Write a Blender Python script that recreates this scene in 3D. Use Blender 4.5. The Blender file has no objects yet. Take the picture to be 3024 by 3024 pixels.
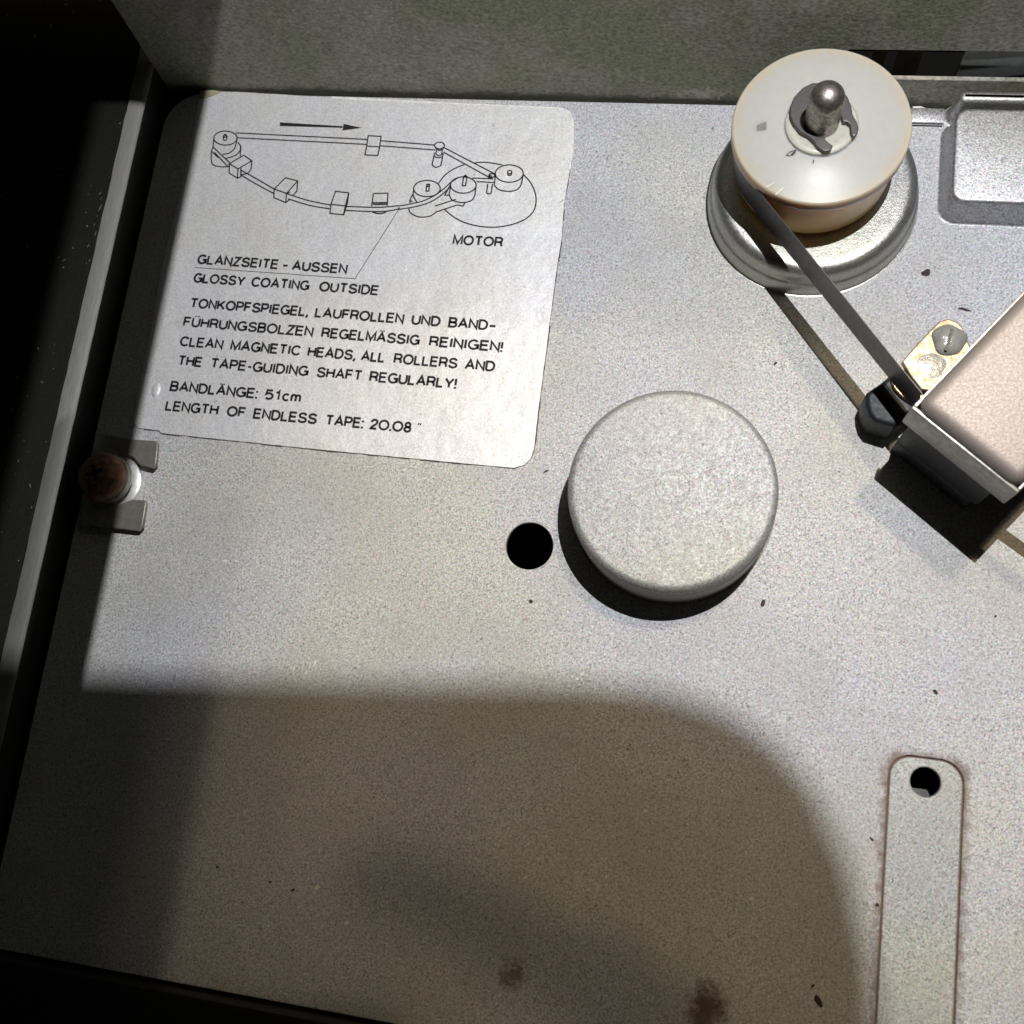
import bpy, bmesh, math, random
from mathutils import Vector, Matrix
random.seed(7)
S = 0.001                     # the scene is written in millimetres
scn = bpy.context.scene

# ------------------------------------------------------------------ camera
ROT = Matrix(((0.97953295, 0.09298918, -0.17851668),
              (0.1288166, -0.97108733, 0.20098677),
              (-0.15466569, -0.21986907, -0.96319059)))
CAMH = 200.0
cd = bpy.data.cameras.new('camera'); cam = bpy.data.objects.new('camera', cd)
scn.collection.objects.link(cam); scn.camera = cam
cd.sensor_width = 36; cd.lens = 3050 / 3024 * 36
cd.clip_start = 0.005; cd.clip_end = 20
m = Matrix.Identity(4)
for i in range(3):
    m[i][0] = ROT[i][0]; m[i][1] = -ROT[i][1]; m[i][2] = -ROT[i][2]
m[2][3] = CAMH * S
cam.matrix_world = m
scn.render.resolution_x = scn.render.resolution_y = 1024
cd.dof.use_dof = True
cd.dof.focus_distance = 0.212
cd.dof.aperture_fstop = 30

def at(x, y, z=0.0):
    """millimetre point at height z that a photo measurement (x, y) stands for"""
    d = ROT @ Vector((x - 1512, y - 1512, 3050))
    t = (z - CAMH) / d.z
    return Vector((t * d.x, t * d.y, z))

# ------------------------------------------------------------------ light
w = bpy.data.worlds.new('World'); scn.world = w; w.use_nodes = True
w.node_tree.nodes['Background'].inputs[0].default_value = (0.62, 0.6, 0.52, 1)
w.node_tree.nodes['Background'].inputs[1].default_value = 0.013
vs = scn.view_settings
vs.view_transform = 'Standard'; vs.look = 'None'; vs.gamma = 1; vs.exposure = 0
scn.display_settings.display_device = 'sRGB'
LAMP = Vector((45, 121, 300))
ld = bpy.data.lights.new('lamp', 'POINT'); lo = bpy.data.objects.new('lamp', ld)
ld.energy = 4.1; ld.shadow_soft_size = 0.45 * S; ld.color = (0.975, 0.98, 1.0)
lo.location = LAMP * S; scn.collection.objects.link(lo)
def area(name, loc, to, size, power, col):
    a = bpy.data.lights.new(name, 'AREA'); a.shape = 'DISK'; a.size = size * S; a.energy = power; a.color = col
    o = bpy.data.objects.new(name, a); scn.collection.objects.link(o)
    o.location = Vector(loc) * S
    o.rotation_euler = (Vector(to) - Vector(loc)).to_track_quat('-Z', 'Y').to_euler()
    return o
area('room_light', (115, 250, 500), (-20, 0, 0), 44, 0.60, (1.0, 0.77, 0.56))
area('added_warm_light', (118, 250, 500), (-20, 0, 0), 6, 0.38, (1.0, 0.80, 0.50))  # small warm light added so the strip overhead casts a visible band

# ------------------------------------------------------------------ helpers
def link(o): scn.collection.objects.link(o); return o
def tag(o, label=None, cat=None, group=None, kind=None):
    if label: o['label'] = label
    if cat: o['category'] = cat
    if group: o['group'] = group
    if kind: o['kind'] = kind
    return o
ROOTLOC = {}
def thing(name, label, cat, loc, group=None):
    o = link(bpy.data.objects.new(name, None)); o.location = Vector(loc) * S
    o.empty_display_size = 0.005
    ROOTLOC[o.name] = Vector(loc)
    return tag(o, label, cat, group)
def put(name, me, mat, parent=None, base=(0, 0, 0), smooth=40):
    """me is in mm, world coordinates"""
    b = ROOTLOC[parent.name] if parent else Vector(base)
    for v in me.vertices: v.co = (v.co - b) * S
    me.materials.clear(); me.materials.append(mat)
    if smooth:
        me.shade_smooth(); me.set_sharp_from_angle(angle=math.radians(smooth))
    else: me.shade_flat()
    me.update()
    o = link(bpy.data.objects.new(name, me))
    ROOTLOC[o.name] = b
    if parent: o.parent = parent
    else: o.location = b * S
    return o
def from_bm(bm, recalc=True):
    if recalc: bmesh.ops.recalc_face_normals(bm, faces=bm.faces)
    me = bpy.data.meshes.new('m'); bm.to_mesh(me); bm.free(); return me
def join(*mes):
    bm = bmesh.new()
    for me in mes: bm.from_mesh(me)
    out = bpy.data.meshes.new('m'); bm.to_mesh(out); bm.free(); return out
def from_curve(cu):
    o = bpy.data.objects.new('tmp', cu); link(o)
    bpy.context.view_layer.update()
    dg = bpy.context.evaluated_depsgraph_get()
    me = bpy.data.meshes.new_from_object(o.evaluated_get(dg))
    bpy.data.objects.remove(o)
    return me
def poly(outline, z0, z1, holes=(), bevel=0.0, res=3):
    """flat plate with an outline and holes, edges rounded by bevel"""
    cu = bpy.data.curves.new('c', 'CURVE'); cu.dimensions = '2D'; cu.fill_mode = 'BOTH'
    for pts in [outline] + list(holes):
        sp = cu.splines.new('POLY'); sp.points.add(len(pts) - 1)
        for p, q in zip(sp.points, pts): p.co = (q[0], q[1], 0, 1)
        sp.use_cyclic_u = True
    cu.extrude = max((z1 - z0) / 2 - bevel, 0.0)
    if bevel: cu.bevel_depth = bevel; cu.bevel_resolution = res; cu.offset = -bevel
    me = from_curve(cu)
    for v in me.vertices: v.co.z += (z0 + z1) / 2
    return me
def circle(cx, cy, r, n=72): return [(cx + r * math.cos(6.283185 * i / n), cy + r * math.sin(6.283185 * i / n)) for i in range(n)]
def rrect(x0, y0, x1, y1, r, n=10):
    rr = r if isinstance(r, (tuple, list)) else (r,) * 4          # ll, lr, ur, ul
    out = []
    for (cx, cy, a, q) in ((x0, y0, 180, rr[0]), (x1, y0, 270, rr[1]), (x1, y1, 0, rr[2]), (x0, y1, 90, rr[3])):
        sx = 1 if cx == x0 else -1; sy = 1 if cy == y0 else -1
        for i in range(n + 1):
            t = math.radians(a + 90 * i / n)
            out.append((cx + sx * q + q * math.cos(t), cy + sy * q + q * math.sin(t)))
    return out
def lathe(c, prof, n=128, wob=0.0):
    bm = bmesh.new(); rings = []
    for (r, z) in prof:
        if r < 1e-6: rings.append([bm.verts.new((c[0], c[1], z))])
        else: rings.append([bm.verts.new((c[0] + r * math.cos(6.283185 * i / n), c[1] + r * math.sin(6.283185 * i / n), z)) for i in range(n)])
    for a, b in zip(rings, rings[1:]):
        for i in range(n):
            j = (i + 1) % n
            vs_ = [a[i % len(a)], a[j % len(a)], b[j % len(b)], b[i % len(b)]]
            u = []
            for v in vs_:
                if v not in u: u.append(v)
            if len(u) > 2: bm.faces.new(u)
    return from_bm(bm)
def fil(r0, z0, r1, z1, n=6, outward=True):
    """quarter-round from (r0,z0) to (r1,z1)"""
    out = []
    for i in range(n + 1):
        t = i / n * math.pi / 2
        if outward: out.append((r0 + (r1 - r0) * math.sin(t), z0 + (z1 - z0) * (1 - math.cos(t))))
        else: out.append((r0 + (r1 - r0) * (1 - math.cos(t)), z0 + (z1 - z0) * math.sin(t)))
    return out
def box(x0, y0, z0, x1, y1, z1, bev=0.0, seg=2):
    bm = bmesh.new(); bmesh.ops.create_cube(bm, size=1)
    for v in bm.verts:
        v.co = ((x0 + x1) / 2 + v.co.x * (x1 - x0), (y0 + y1) / 2 + v.co.y * (y1 - y0), (z0 + z1) / 2 + v.co.z * (z1 - z0))
    if bev: bmesh.ops.bevel(bm, geom=bm.edges[:], offset=bev, segments=seg, affect='EDGES', profile=0.5)
    return from_bm(bm)

# ------------------------------------------------------------------ materials
class N:
    def __init__(s, name):
        s.m = bpy.data.materials.new(name); s.m.use_nodes = True
        s.t = s.m.node_tree; s.b = s.t.nodes['Principled BSDF']
        tc = s.t.nodes.new('ShaderNodeTexCoord'); mp = s.t.nodes.new('ShaderNodeVectorMath'); mp.operation = 'SCALE'
        mp.inputs['Scale'].default_value = 1 / S
        s.t.links.new(tc.outputs['Object'], mp.inputs[0]); s.co = mp.outputs[0]
    def node(s, t): return s.t.nodes.new(t)
    def l(s, a, b): s.t.links.new(a, b)
    def noise(s, scale, detail=3, rough=0.6, stretch=None, off=0):
        n = s.node('ShaderNodeTexNoise'); n.inputs['Scale'].default_value = scale; n.inputs['Detail'].default_value = detail
        n.inputs['Roughness'].default_value = rough
        src = s.co
        if stretch or off:
            mp = s.node('ShaderNodeMapping'); mp.inputs['Scale'].default_value = stretch or (1, 1, 1)
            mp.inputs['Location'].default_value = (off, off * .7, 0); s.l(src, mp.inputs[0]); src = mp.outputs[0]
        s.l(src, n.inputs['Vector']); return n
    def math(s, op, a, b=None, clamp=False):
        n = s.node('ShaderNodeMath'); n.operation = op; n.use_clamp = clamp
        for i, v in enumerate((a, b)):
            if v is None: continue
            if isinstance(v, (int, float)): n.inputs[i].default_value = v
            else: s.l(v, n.inputs[i])
        return n.outputs[0]
    def rng(s, v, a, b, c=0.0, d=1.0):
        n = s.node('ShaderNodeMapRange'); n.inputs[1].default_value = a; n.inputs[2].default_value = b
        n.inputs[3].default_value = c; n.inputs[4].default_value = d; s.l(v, n.inputs[0]); return n.outputs[0]
    def mix(s, f, a, b, mode='MIX'):
        n = s.node('ShaderNodeMix'); n.data_type = 'RGBA'; n.blend_type = mode
        if isinstance(f, (int, float)): n.inputs[0].default_value = f
        else: s.l(f, n.inputs[0])
        for i, v in ((6, a), (7, b)):
            if isinstance(v, tuple): n.inputs[i].default_value = (*v, 1) if len(v) == 3 else v
            else: s.l(v, n.inputs[i])
        return n.outputs[2]
    def bump(s, h, dist, strength=1.0, prev=None):
        n = s.node('ShaderNodeBump'); n.inputs['Distance'].default_value = dist * S; n.inputs['Strength'].default_value = strength
        s.l(h, n.inputs['Height'])
        if prev: s.l(prev, n.inputs['Normal'])
        return n.outputs[0]
    def set(s, **k):
        for a, v in k.items():
            i = s.b.inputs[a.replace('_', ' ')]
            if isinstance(v, (int, float)): i.default_value = v
            elif isinstance(v, tuple): i.default_value = (*v, 1) if len(v) == 3 and i.type == 'RGBA' else v
            else: s.l(v, i)
        return s.m
    def xyz(s):
        n = s.node('ShaderNodeSeparateXYZ'); s.l(s.co, n.inputs[0]); return n.outputs

def silver(name, stains=False, base=(0.47, 0.47, 0.49), grain=1.0, met=0.45, rough=0.64, tofs=0.0):
    k = N(name)
    g = k.noise(2.2, 4, 0.8)
    g2 = k.noise(1.1, 3, 0.7, off=31)
    big = k.noise(0.035, 3, 0.55, off=9)
    grainv = k.rng(g.outputs[0], 0.3, 0.7, 1 - .58 * grain, 1 + .55 * grain)
    gray = k.node('ShaderNodeCombineColor')
    for i in range(3): k.l(grainv, gray.inputs[i])
    tint = k.noise(0.016, 2, 0.5, off=tofs)
    warm = (base[0] * 1.05, base[1] * 1.035, base[2] * .90)
    col = k.mix(k.rng(tint.outputs[0], 0.40, 0.60), base, warm)
    col = k.mix(1.0, col, gray.outputs[0], 'MULTIPLY')
    vo = k.node('ShaderNodeTexVoronoi'); vo.inputs['Scale'].default_value = 4.2; k.l(k.co, vo.inputs['Vector'])
    hs = k.node('ShaderNodeHueSaturation'); hs.inputs['Saturation'].default_value = .22; k.l(vo.outputs['Color'], hs.inputs['Color'])
    col = k.mix(.68 * grain, col, hs.outputs[0], 'OVERLAY')
    col = k.mix(0.10, col, g2.outputs['Color'], 'OVERLAY')
    col = k.mix(k.rng(big.outputs[0], 0.42, 0.66, 0, 0.35), col, (0.35, 0.342, 0.315))
    speck = k.noise(0.55, 2, 0.5, off=77)
    col = k.mix(k.rng(speck.outputs[0], 0.755, 0.79, 0, 0.75), col, (0.10, 0.085, 0.08))
    rv = k.rng(g2.outputs[0], 0.3, 0.7, rough - .07, rough + .09)
    if stains:
        x, y, z = k.xyz()
        # brown rust creeping out of the seam round the flat bar
        dx = k.math('SUBTRACT', k.math('ABSOLUTE', k.math('SUBTRACT', x, 44.0)), 6.55 - 2.5)
        dy = k.math('SUBTRACT', y, 3.9 - 2.5)
        dx = k.math('MAXIMUM', dx, 0.0); dy = k.math('MAXIMUM', dy, 0.0)
        d = k.math('SUBTRACT', k.math('SQRT', k.math('ADD', k.math('MULTIPLY', dx, dx), k.math('MULTIPLY', dy, dy))), 2.5)
        wob = k.noise(0.55, 4, 0.7, off=3)
        d = k.math('ADD', d, k.rng(wob.outputs[0], 0.3, 0.7, -0.6, 1.1))
        f = k.rng(d, 0.0, 1.7, 0.85, 0.0)
        col = k.mix(f, col, (0.17, 0.12, 0.09))
        for (px_, py_, r, s, c) in ((1512, 2880, 3.0, .75, (0.13, 0.09, 0.05)), (2092, 2962, 4.2, .9, (0.10, 0.06, 0.045)),
                                    (2083, 3010, 4.0, .8, (0.12, 0.075, 0.05))):
            p = at(px_, py_)
            v = k.node('ShaderNodeVectorMath'); v.operation = 'DISTANCE'; k.l(k.co, v.inputs[0]); v.inputs[1].default_value = p
            nn = k.noise(0.5, 4, 0.7, off=px_ * .01)
            dd = k.math('ADD', v.outputs[1], k.rng(nn.outputs[0], 0.3, 0.7, -1.6, 1.6))
            col = k.mix(k.rng(dd, r * .35, r, s, 0), col, c)
    sc = k.noise(0.25, 2, 0.5, stretch=(1, 14, 1), off=5)
    b = k.bump(g.outputs[0], 0.06, 1.0)
    b = k.bump(big.outputs[0], .35, 1.0, b)
    return k.set(Base_Color=col, Metallic=met, Roughness=rv, Normal=b)

M_plate = silver('silver_painted_deck', True, base=(0.385, 0.385, 0.412), met=.22, rough=.74, grain=.85)
M_cap = silver('silver_painted_cap', base=(0.27, 0.27, 0.276), grain=.8, met=.5, rough=.58)
M_boss = silver('silver_painted_boss', base=(.36, .36, .365), grain=.45, rough=.35, met=.85)
M_box = silver('silver_painted_box', base=(.37, .37, .39), grain=.85, met=.92, rough=.5)
M_bar = silver('silver_bar', base=(0.34, 0.345, 0.342), grain=.75)
def label_mat():
    k = N('aged_foil_label')
    g = k.noise(2.4, 4, .75); big = k.noise(0.05, 3, .6, off=4); mid = k.noise(.35, 3, .6, off=8)
    col = k.mix(k.rng(big.outputs[0], .4, .65), (0.74, 0.735, 0.75), (0.72, 0.705, 0.67))
    gv = k.rng(g.outputs[0], .3, .7, .72, 1.16); gg = k.node('ShaderNodeCombineColor')
    for i in range(3): k.l(gv, gg.inputs[i])
    col = k.mix(1.0, col, gg.outputs[0], 'MULTIPLY')
    vo = k.node('ShaderNodeTexVoronoi'); vo.inputs['Scale'].default_value = 3.8; k.l(k.co, vo.inputs['Vector'])
    hs = k.node('ShaderNodeHueSaturation'); hs.inputs['Saturation'].default_value = .2; k.l(vo.outputs['Color'], hs.inputs['Color'])
    col = k.mix(.20, col, hs.outputs[0], 'OVERLAY')
    col = k.mix(.06, col, mid.outputs['Color'], 'OVERLAY')
    sp = k.noise(.5, 2, .5, off=50)
    col = k.mix(k.rng(sp.outputs[0], .73, .78, 0, .5), col, (.2, .18, .17))
    b = k.bump(g.outputs[0], .03, .9); b = k.bump(mid.outputs[0], .10, 1, b); b = k.bump(big.outputs[0], .5, 1, b)
    return k.set(Base_Color=col, Metallic=.45, Roughness=.56, Normal=b)
M_label = label_mat()
def simple(name, col, rough=.5, met=0.0, var=.15, scale=1.0, bumpd=0.02, col2=None, **kw):
    k = N(name); n = k.noise(scale, 4, .65)
    c2 = col2 or tuple(c * (1 - var * 2) for c in col)
    c = k.mix(k.rng(n.outputs[0], .35, .65), col, c2)
    b = k.bump(n.outputs[0], bumpd, .8)
    return k.set(Base_Color=c, Roughness=k.rng(n.outputs[0], .3, .7, max(rough - .08, .02), rough + .08), Metallic=met, Normal=b, **kw)
M_ink = simple('black_print', (.008, .007, .009), .7, bumpd=.002)
M_paperedge = simple('yellowed_paper_edge', (.42, .37, .24), .7)
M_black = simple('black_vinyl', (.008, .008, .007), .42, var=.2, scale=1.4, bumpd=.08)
M_void = simple('dark_cavity', (.006, .006, .006), .9)
def vinyl():
    k = N('scuffed_black_vinyl')
    n = k.noise(1.6, 4, .7); s = k.noise(.35, 3, .7, stretch=(1, 2.2, 1), off=4); sc = k.noise(.9, 1, .5, off=12)
    col = k.mix(k.rng(n.outputs[0], .35, .7), (.0045, .0045, .0035), (.009, .009, .0075))
    col = k.mix(k.math('MULTIPLY', k.rng(sc.outputs[0], .74, .8), k.rng(s.outputs[0], .45, .6)), col, (.34, .33, .3))
    return k.set(Base_Color=col, Roughness=.7, Specular_IOR_Level=.2, Normal=k.bump(n.outputs[0], .09, 1))
M_vinyl = vinyl()
def strip_mat():
    k = N('worn_board_edge')
    n = k.noise(.9, 4, .7, stretch=(2.5, .35, 1)); b_ = k.noise(.035, 2, .5, stretch=(.1, 1, 1), off=6)
    col = k.mix(k.rng(n.outputs[0], .3, .7), (.21, .21, .20), (.13, .13, .122))
    x, y, z = k.xyz()
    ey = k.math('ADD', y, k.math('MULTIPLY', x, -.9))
    col = k.mix(k.rng(k.math('SUBTRACT', ey, 7.0), -1.0, 1.0, .62, 0), col, (.055, .055, .05))       # front half darkened: the shade there is painted into the colour
    col = k.mix(k.rng(b_.outputs[0], .4, .62, 0, .55), col, (.17, .165, .15))
    return k.set(Base_Color=col, Roughness=.55, Normal=k.bump(n.outputs[0], .05, 1))
M_strip = strip_mat()
def wall_mat():
    k = N('grey_green_fibreboard')
    n = k.noise(1.3, 5, .75, stretch=(.85, 1, 1.15)); b_ = k.noise(.035, 5, .7, off=3); c_ = k.noise(.25, 4, .7, off=14)
    col = k.mix(k.rng(b_.outputs[0], .4, .62), (.225, .24, .15), (.315, .29, .26))
    col = k.mix(k.rng(c_.outputs[0], .4, .7, 0, .6), col, (.18, .19, .15))
    gv = k.rng(n.outputs[0],   .3, .7, .45, 1.6); gg = k.node('ShaderNodeCombineColor')
    for i in range(3): k.l(gv, gg.inputs[i])
    col = k.mix(1, col, gg.outputs[0], 'MULTIPLY')
    x, y, z = k.xyz()
    ch = k.math('ADD', z, k.rng(c_.outputs[0], .3, .7, -1.6, 1.6))      # uneven darker band along the lower edge
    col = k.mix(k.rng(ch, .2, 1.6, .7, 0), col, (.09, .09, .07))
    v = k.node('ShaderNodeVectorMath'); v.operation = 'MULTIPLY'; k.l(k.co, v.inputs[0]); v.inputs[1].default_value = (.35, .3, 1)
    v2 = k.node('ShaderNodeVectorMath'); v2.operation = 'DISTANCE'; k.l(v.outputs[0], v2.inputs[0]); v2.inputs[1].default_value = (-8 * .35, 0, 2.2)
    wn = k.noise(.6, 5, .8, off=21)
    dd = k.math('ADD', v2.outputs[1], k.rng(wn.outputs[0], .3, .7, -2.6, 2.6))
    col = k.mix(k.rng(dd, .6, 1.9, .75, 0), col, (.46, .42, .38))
    return k.set(Base_Color=col, Roughness=.8, Normal=k.bump(n.outputs[0], .12, 1))
M_wall = wall_mat()
def nylon():
    k = N('aged_nylon')
    n = k.noise(.5, 4, .6); x, y, z = k.xyz()
    col = k.mix(k.rng(n.outputs[0], .35, .65), (.50, .49, .455), (.48, .465, .42))
    # nylon yellowed on the running surface, brightened there for light passing through (object z is mm above the boss)
    rad = k.math('SQRT', k.math('ADD', k.math('MULTIPLY', x, x), k.math('MULTIPLY', y, y)))
    rad = k.math('ADD', rad, k.rng(n.outputs[0], .3, .7, -.9, .9))
    col = k.mix(k.rng(rad, 13.9, 16.6, 0, .7), col, (.58, .46, .31))
    col = k.mix(k.rng(z, 9.4, 7.4, 0, 1), col, (.98, .60, .27))
    ring = k.node('ShaderNodeTexWave'); ring.wave_type = 'RINGS'; ring.rings_direction = 'Z'; ring.inputs['Scale'].default_value = 1.3
    ring.inputs['Distortion'].default_value = .6; k.l(k.co, ring.inputs[0])
    return k.set(Base_Color=col, Roughness=.33, Subsurface_Weight=1.0, Subsurface_Radius=(1.0, .66, .36), Subsurface_Scale=3.6 * S,
                 Normal=k.bump(ring.outputs['Fac'], .012, 1, k.bump(n.outputs[0], .02, 1)))
M_nylon = nylon()
M_hub = simple('amber_hub', (.56, .54, .46), .35, var=.08, Subsurface_Weight=.5, Subsurface_Radius=(1, .6, .3), Subsurface_Scale=.002)
M_clip = simple('dark_spring_steel', (.13, .125, .12), .42, .9, var=.12, scale=2)
M_shaft = simple('worn_steel_shaft', (.42, .38, .35), .40, .9, scale=1.5, bumpd=.10, col2=(.16, .125, .11))
M_tape = simple('dark_tape', (.03, .028, .028), .36, var=.08, bumpd=.004)
M_cover = simple('pale_rose_metal', (.35, .31, .285), .60, .5, scale=2.6, bumpd=.045, col2=(.30, .255, .225))
M_brass = simple('tarnished_brass_plate', (.42, .35, .25), .45, .7, scale=.9, bumpd=.12, col2=(.30, .22, .13))
M_brightbrass = simple('brass_core', (.75, .55, .30), .3, .9, scale=1.2, bumpd=.2, col2=(.12, .08, .05))
M_resin = simple('grey_resin', (.26, .26, .24), .22, 0, scale=.6, bumpd=.12, Coat_Weight=.6)
M_bplastic = simple('blue_black_plastic', (.006, .010, .013), .55, bumpd=.01)
M_rust = simple('rusty_screw', (.075, .045, .03), .5, .4, scale=.7, bumpd=.12, col2=(.26, .13, .065))
M_zinc = simple('dull_zinc', (.34, .33, .28), .42, .6, scale=.5, bumpd=.05, col2=(.22, .215, .18))
M_chrome = simple('bright_ring', (.85, .85, .82), .4, .8, var=.02, bumpd=.005)
M_grey = simple('grey_painted_metal', (.34, .375, .365), .6, var=.1)
M_dust = simple('dark_dirt', (.035, .02, .018), .8)
M_fleck = simple('pale_chip', (.8, .78, .72), .5)

# ------------------------------------------------------------------ deck plate
X0 = -131.4
hole1 = at(1563, 1612); hole2 = at(2733, 2310, -0.2)
slot = rrect(37.35, -70, 50.75, 6.9, (0.1, 0.1, 4.2, 4.0), 12)
outl = rrect(X0, -56, 80, 134.4, (1, .1, .1, 9), 14)
me = poly(outl, -1.4, 0, [circle(hole1.x, hole1.y, 4.75), slot[:]], bevel=.18)
# the slot runs out of the plate's front edge, so keep it inside the outline
slot = rrect(37.55, -54.8, 50.55, 4.1, (0.1, 0.1, 4.2, 4.0), 12)
me = poly(outl, -1.4, 0, [circle(hole1.x, hole1.y, 4.75), slot], bevel=.2)
deck = tag(put('deck_plate', me, M_plate), 'speckled silver metal deck plate that everything is mounted on, with a round black hole', 'metal plate')
put('lower_bracket', box(40, -14, -9, 60, -1.6, -8), simple('dim_bracket', (.12, .12, .11), .6), deck)
# raised rim strip along the rear of the deck and raised box pressed into it
BX0, BX1, BY0 = 41.6, 84, 109.3
def box_profile(x0, y0, x1, y1, h, rb, rt, slope, ms=8):
    """pressed hump with a flared foot, leaning sides and a rounded top edge"""
    bm = bmesh.new(); rings = []
    prof = []
    for i in range(5):
        t = i / 4 * math.pi / 2; prof.append((-.7 * (1 - math.sin(t)), 0.02 + 1.1 * (1 - math.cos(t))))
    for i in range(6):
        t = i / 5 * math.pi / 2; prof.append((slope + rt * (1 - math.cos(t)), h - rt + rt * math.sin(t)))
    for (ins, z) in prof:
        r = max(rb - ins * .6, .4)
        rings.append([bm.verts.new((x, y, z)) for x, y in rrect(x0 + ins, y0 + ins, x1 - ins, y1 - ins, (r, r, r, r), ms)])
    for a, b in zip(rings, rings[1:]):
        n = len(a)
        for i in range(n): bm.faces.new((a[i], a[(i + 1) % n], b[(i + 1) % n], b[i]))
    bm.faces.new(rings[-1])
    return from_bm(bm)
put('raised_box', box_profile(BX0, BY0, BX1, 130.6, 7.2, 3.0, .7, .5), M_box, deck)
put('rear_lip', join(box_profile(BX0 + .6, 130.95, BX1, 134.6, 7.3, 1.5, .9, .6), box(34.5, 130.9, .02, 41.5, 134.3, .75, .3)), M_box, deck)
seam = box(30.0, 130.42, 0.01, 41.2, 130.72, .06)
put('seam_line', seam, M_void, deck)

# round pressed cap
cc = (-5.6, 46.3); R = 19.35; H = 13.2
prof = [(R + .5, .02), (R + .12, .15), (R, .5), (R, 8.0), (R + .12, 8.2), (R + .12, 8.7), (R - .05, 9.0)]
prof += [(R - 1.5 * (1 - math.cos(t)), H - 1.5 + 1.5 * math.sin(t)) for t in [i / 9 * math.pi / 2 for i in range(10)]]
prof += [(R - 2.1, H), (R - 3, H), (10, H), (3.5, H), (3.3, H), (3.2, H - .045), (3.1, H - .045), (3.0, H), (2.8, H), (1.5, H), (0, H)]
cap = tag(put('round_cap', lathe(cc, prof), M_cap, base=(cc[0], cc[1], 0)), 'low round silver cap with a faint ring pressed in its centre, beside the black hole', 'cap')

# flat bar in the slot
bar = tag(put('flat_bar', poly(rrect(37.85, -54.5, 50.28, 3.8, (0.1, 0.1, 4.0, 3.8), 12), -1.5, -.05, [circle(hole2.x, hole2.y, 2.6)], bevel=.28), M_bar, base=(44, -24, -1.5)),
          'long flat silver bar with a small hole near its rounded end, rusty seam around it', 'metal bar')

put('rusty_gap', poly(rrect(37.3, -54.0, 50.8, 4.3, (0.1, 0.1, 4.2, 4.0), 12), -.62, -.5, [rrect(38.3, -53.9, 49.8, 3.3, (0.1, 0.1, 3.8, 3.6), 12)]), simple('rust_in_gap', (.17, .10, .07), .9, scale=.8), deck)

# ------------------------------------------------------------------ cabinet
tag(put('cabinet_floor', box(-150, -90, -32, 110, 150, -30), M_void), kind='structure')
lb = thing('cabinet_side_board', 'black vinyl covered cabinet board along the left edge with a pale worn edge strip', 'board', (-150, 30, -30))
put('vinyl_face', box(-260, -120, -30, -136.2, 170, 7.9, .4), M_vinyl, lb)
bm = bmesh.new()
nseg = 120; cols = []
for i in range(nseg + 1):
    y = -120 + 290 * i / nseg
    j = random.uniform(-.1, .1)
    cols.append([bm.verts.new(p) for p in ((-136.25 + j * .8, y, 7.6), (-135.75 + j, y, 8.15), (-132.9 + j * .5, y, 7.9), (-132.15 + random.uniform(-.05, .05), y, 7.3), (-132.3, y, 6.8))])
for a, b in zip(cols, cols[1:]):
    for q in range(4): bm.faces.new((a[q], b[q], b[q + 1], a[q + 1]))
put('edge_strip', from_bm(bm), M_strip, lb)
put('inner_face', box(-136.1, -119, -30, -132.25, 169, 7.0), M_black, lb)
sc_me = []
for i in range(70):
    if i < 34: px_, py_ = (lambda t: (300 - 75 * t + random.gauss(0, 9), 560 + 640 * t))(random.random())
    else: px_, py_ = random.uniform(5, 230), random.uniform(10, 1500)
    p = at(px_, py_, 7.92); r_ = random.uniform(.08, .22); st_ = random.uniform(1, 9) if i < 34 else random.uniform(1, 3); a_ = math.radians(random.gauss(78, 12) if i < 34 else random.uniform(0, 180))
    q_ = [(p.x + r_ * st_ * c_ * math.cos(a_) - r_ * .6 * s_ * math.sin(a_), p.y + r_ * st_ * c_ * math.sin(a_) + r_ * .6 * s_ * math.cos(a_)) for c_, s_ in ((-1, -.3), (-.2, -1), (.9, -.4), (1, .2), (.1, .8), (-.8, .5))]
    if p.x < -136.4: sc_me.append(poly(q_, 7.905, 7.925))
so = put('scuff_marks', join(*sc_me), simple('pale_scuff', (.16, .155, .14), .8), lb); so['kind'] = 'stuff'
fb = tag(put('cabinet_front_board', box(-132, -110, -30, 100, -56.6, 4.0, 1.2), M_black, base=(0, -80, -30)), 'black cabinet board in deep shade below the front edge of the deck', 'board')

# back wall with a rectangular opening (outline in x,z then stood upright)
me = poly(rrect(-132.2, -30, 110, 232, .1, 1), 0, 0.9, [rrect(20, 7.2, 98, 15.05, .15, 2)], bevel=.08)  # carried high above the view to keep room light off the rear deck
for v in me.vertices: x, y, z = v.co; v.co = (x, 135.4 + z + y * .105, y)
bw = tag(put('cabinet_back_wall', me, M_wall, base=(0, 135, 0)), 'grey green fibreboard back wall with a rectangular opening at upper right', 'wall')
cav = thing('inner_frame', 'grey metal frame seen dimly through the opening in the back wall', 'frame', (40, 150, 0))
put('post', lathe((34.8, 150), [(0, -28), (2.6, -28), (2.6, 36), (0, 36)], 48), M_grey, cav)
put('slanted_strut', (lambda q: q)(box(27.0, 147, -28, 29.4, 149, 36)), M_grey, cav)
put('panel', box(42.5, 139.6, -28, 70, 140.6, 36, .2), M_grey, cav)
put('cabinet_rear', box(-10, 170, -30, 110, 172, 90), M_void, cav)

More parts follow.
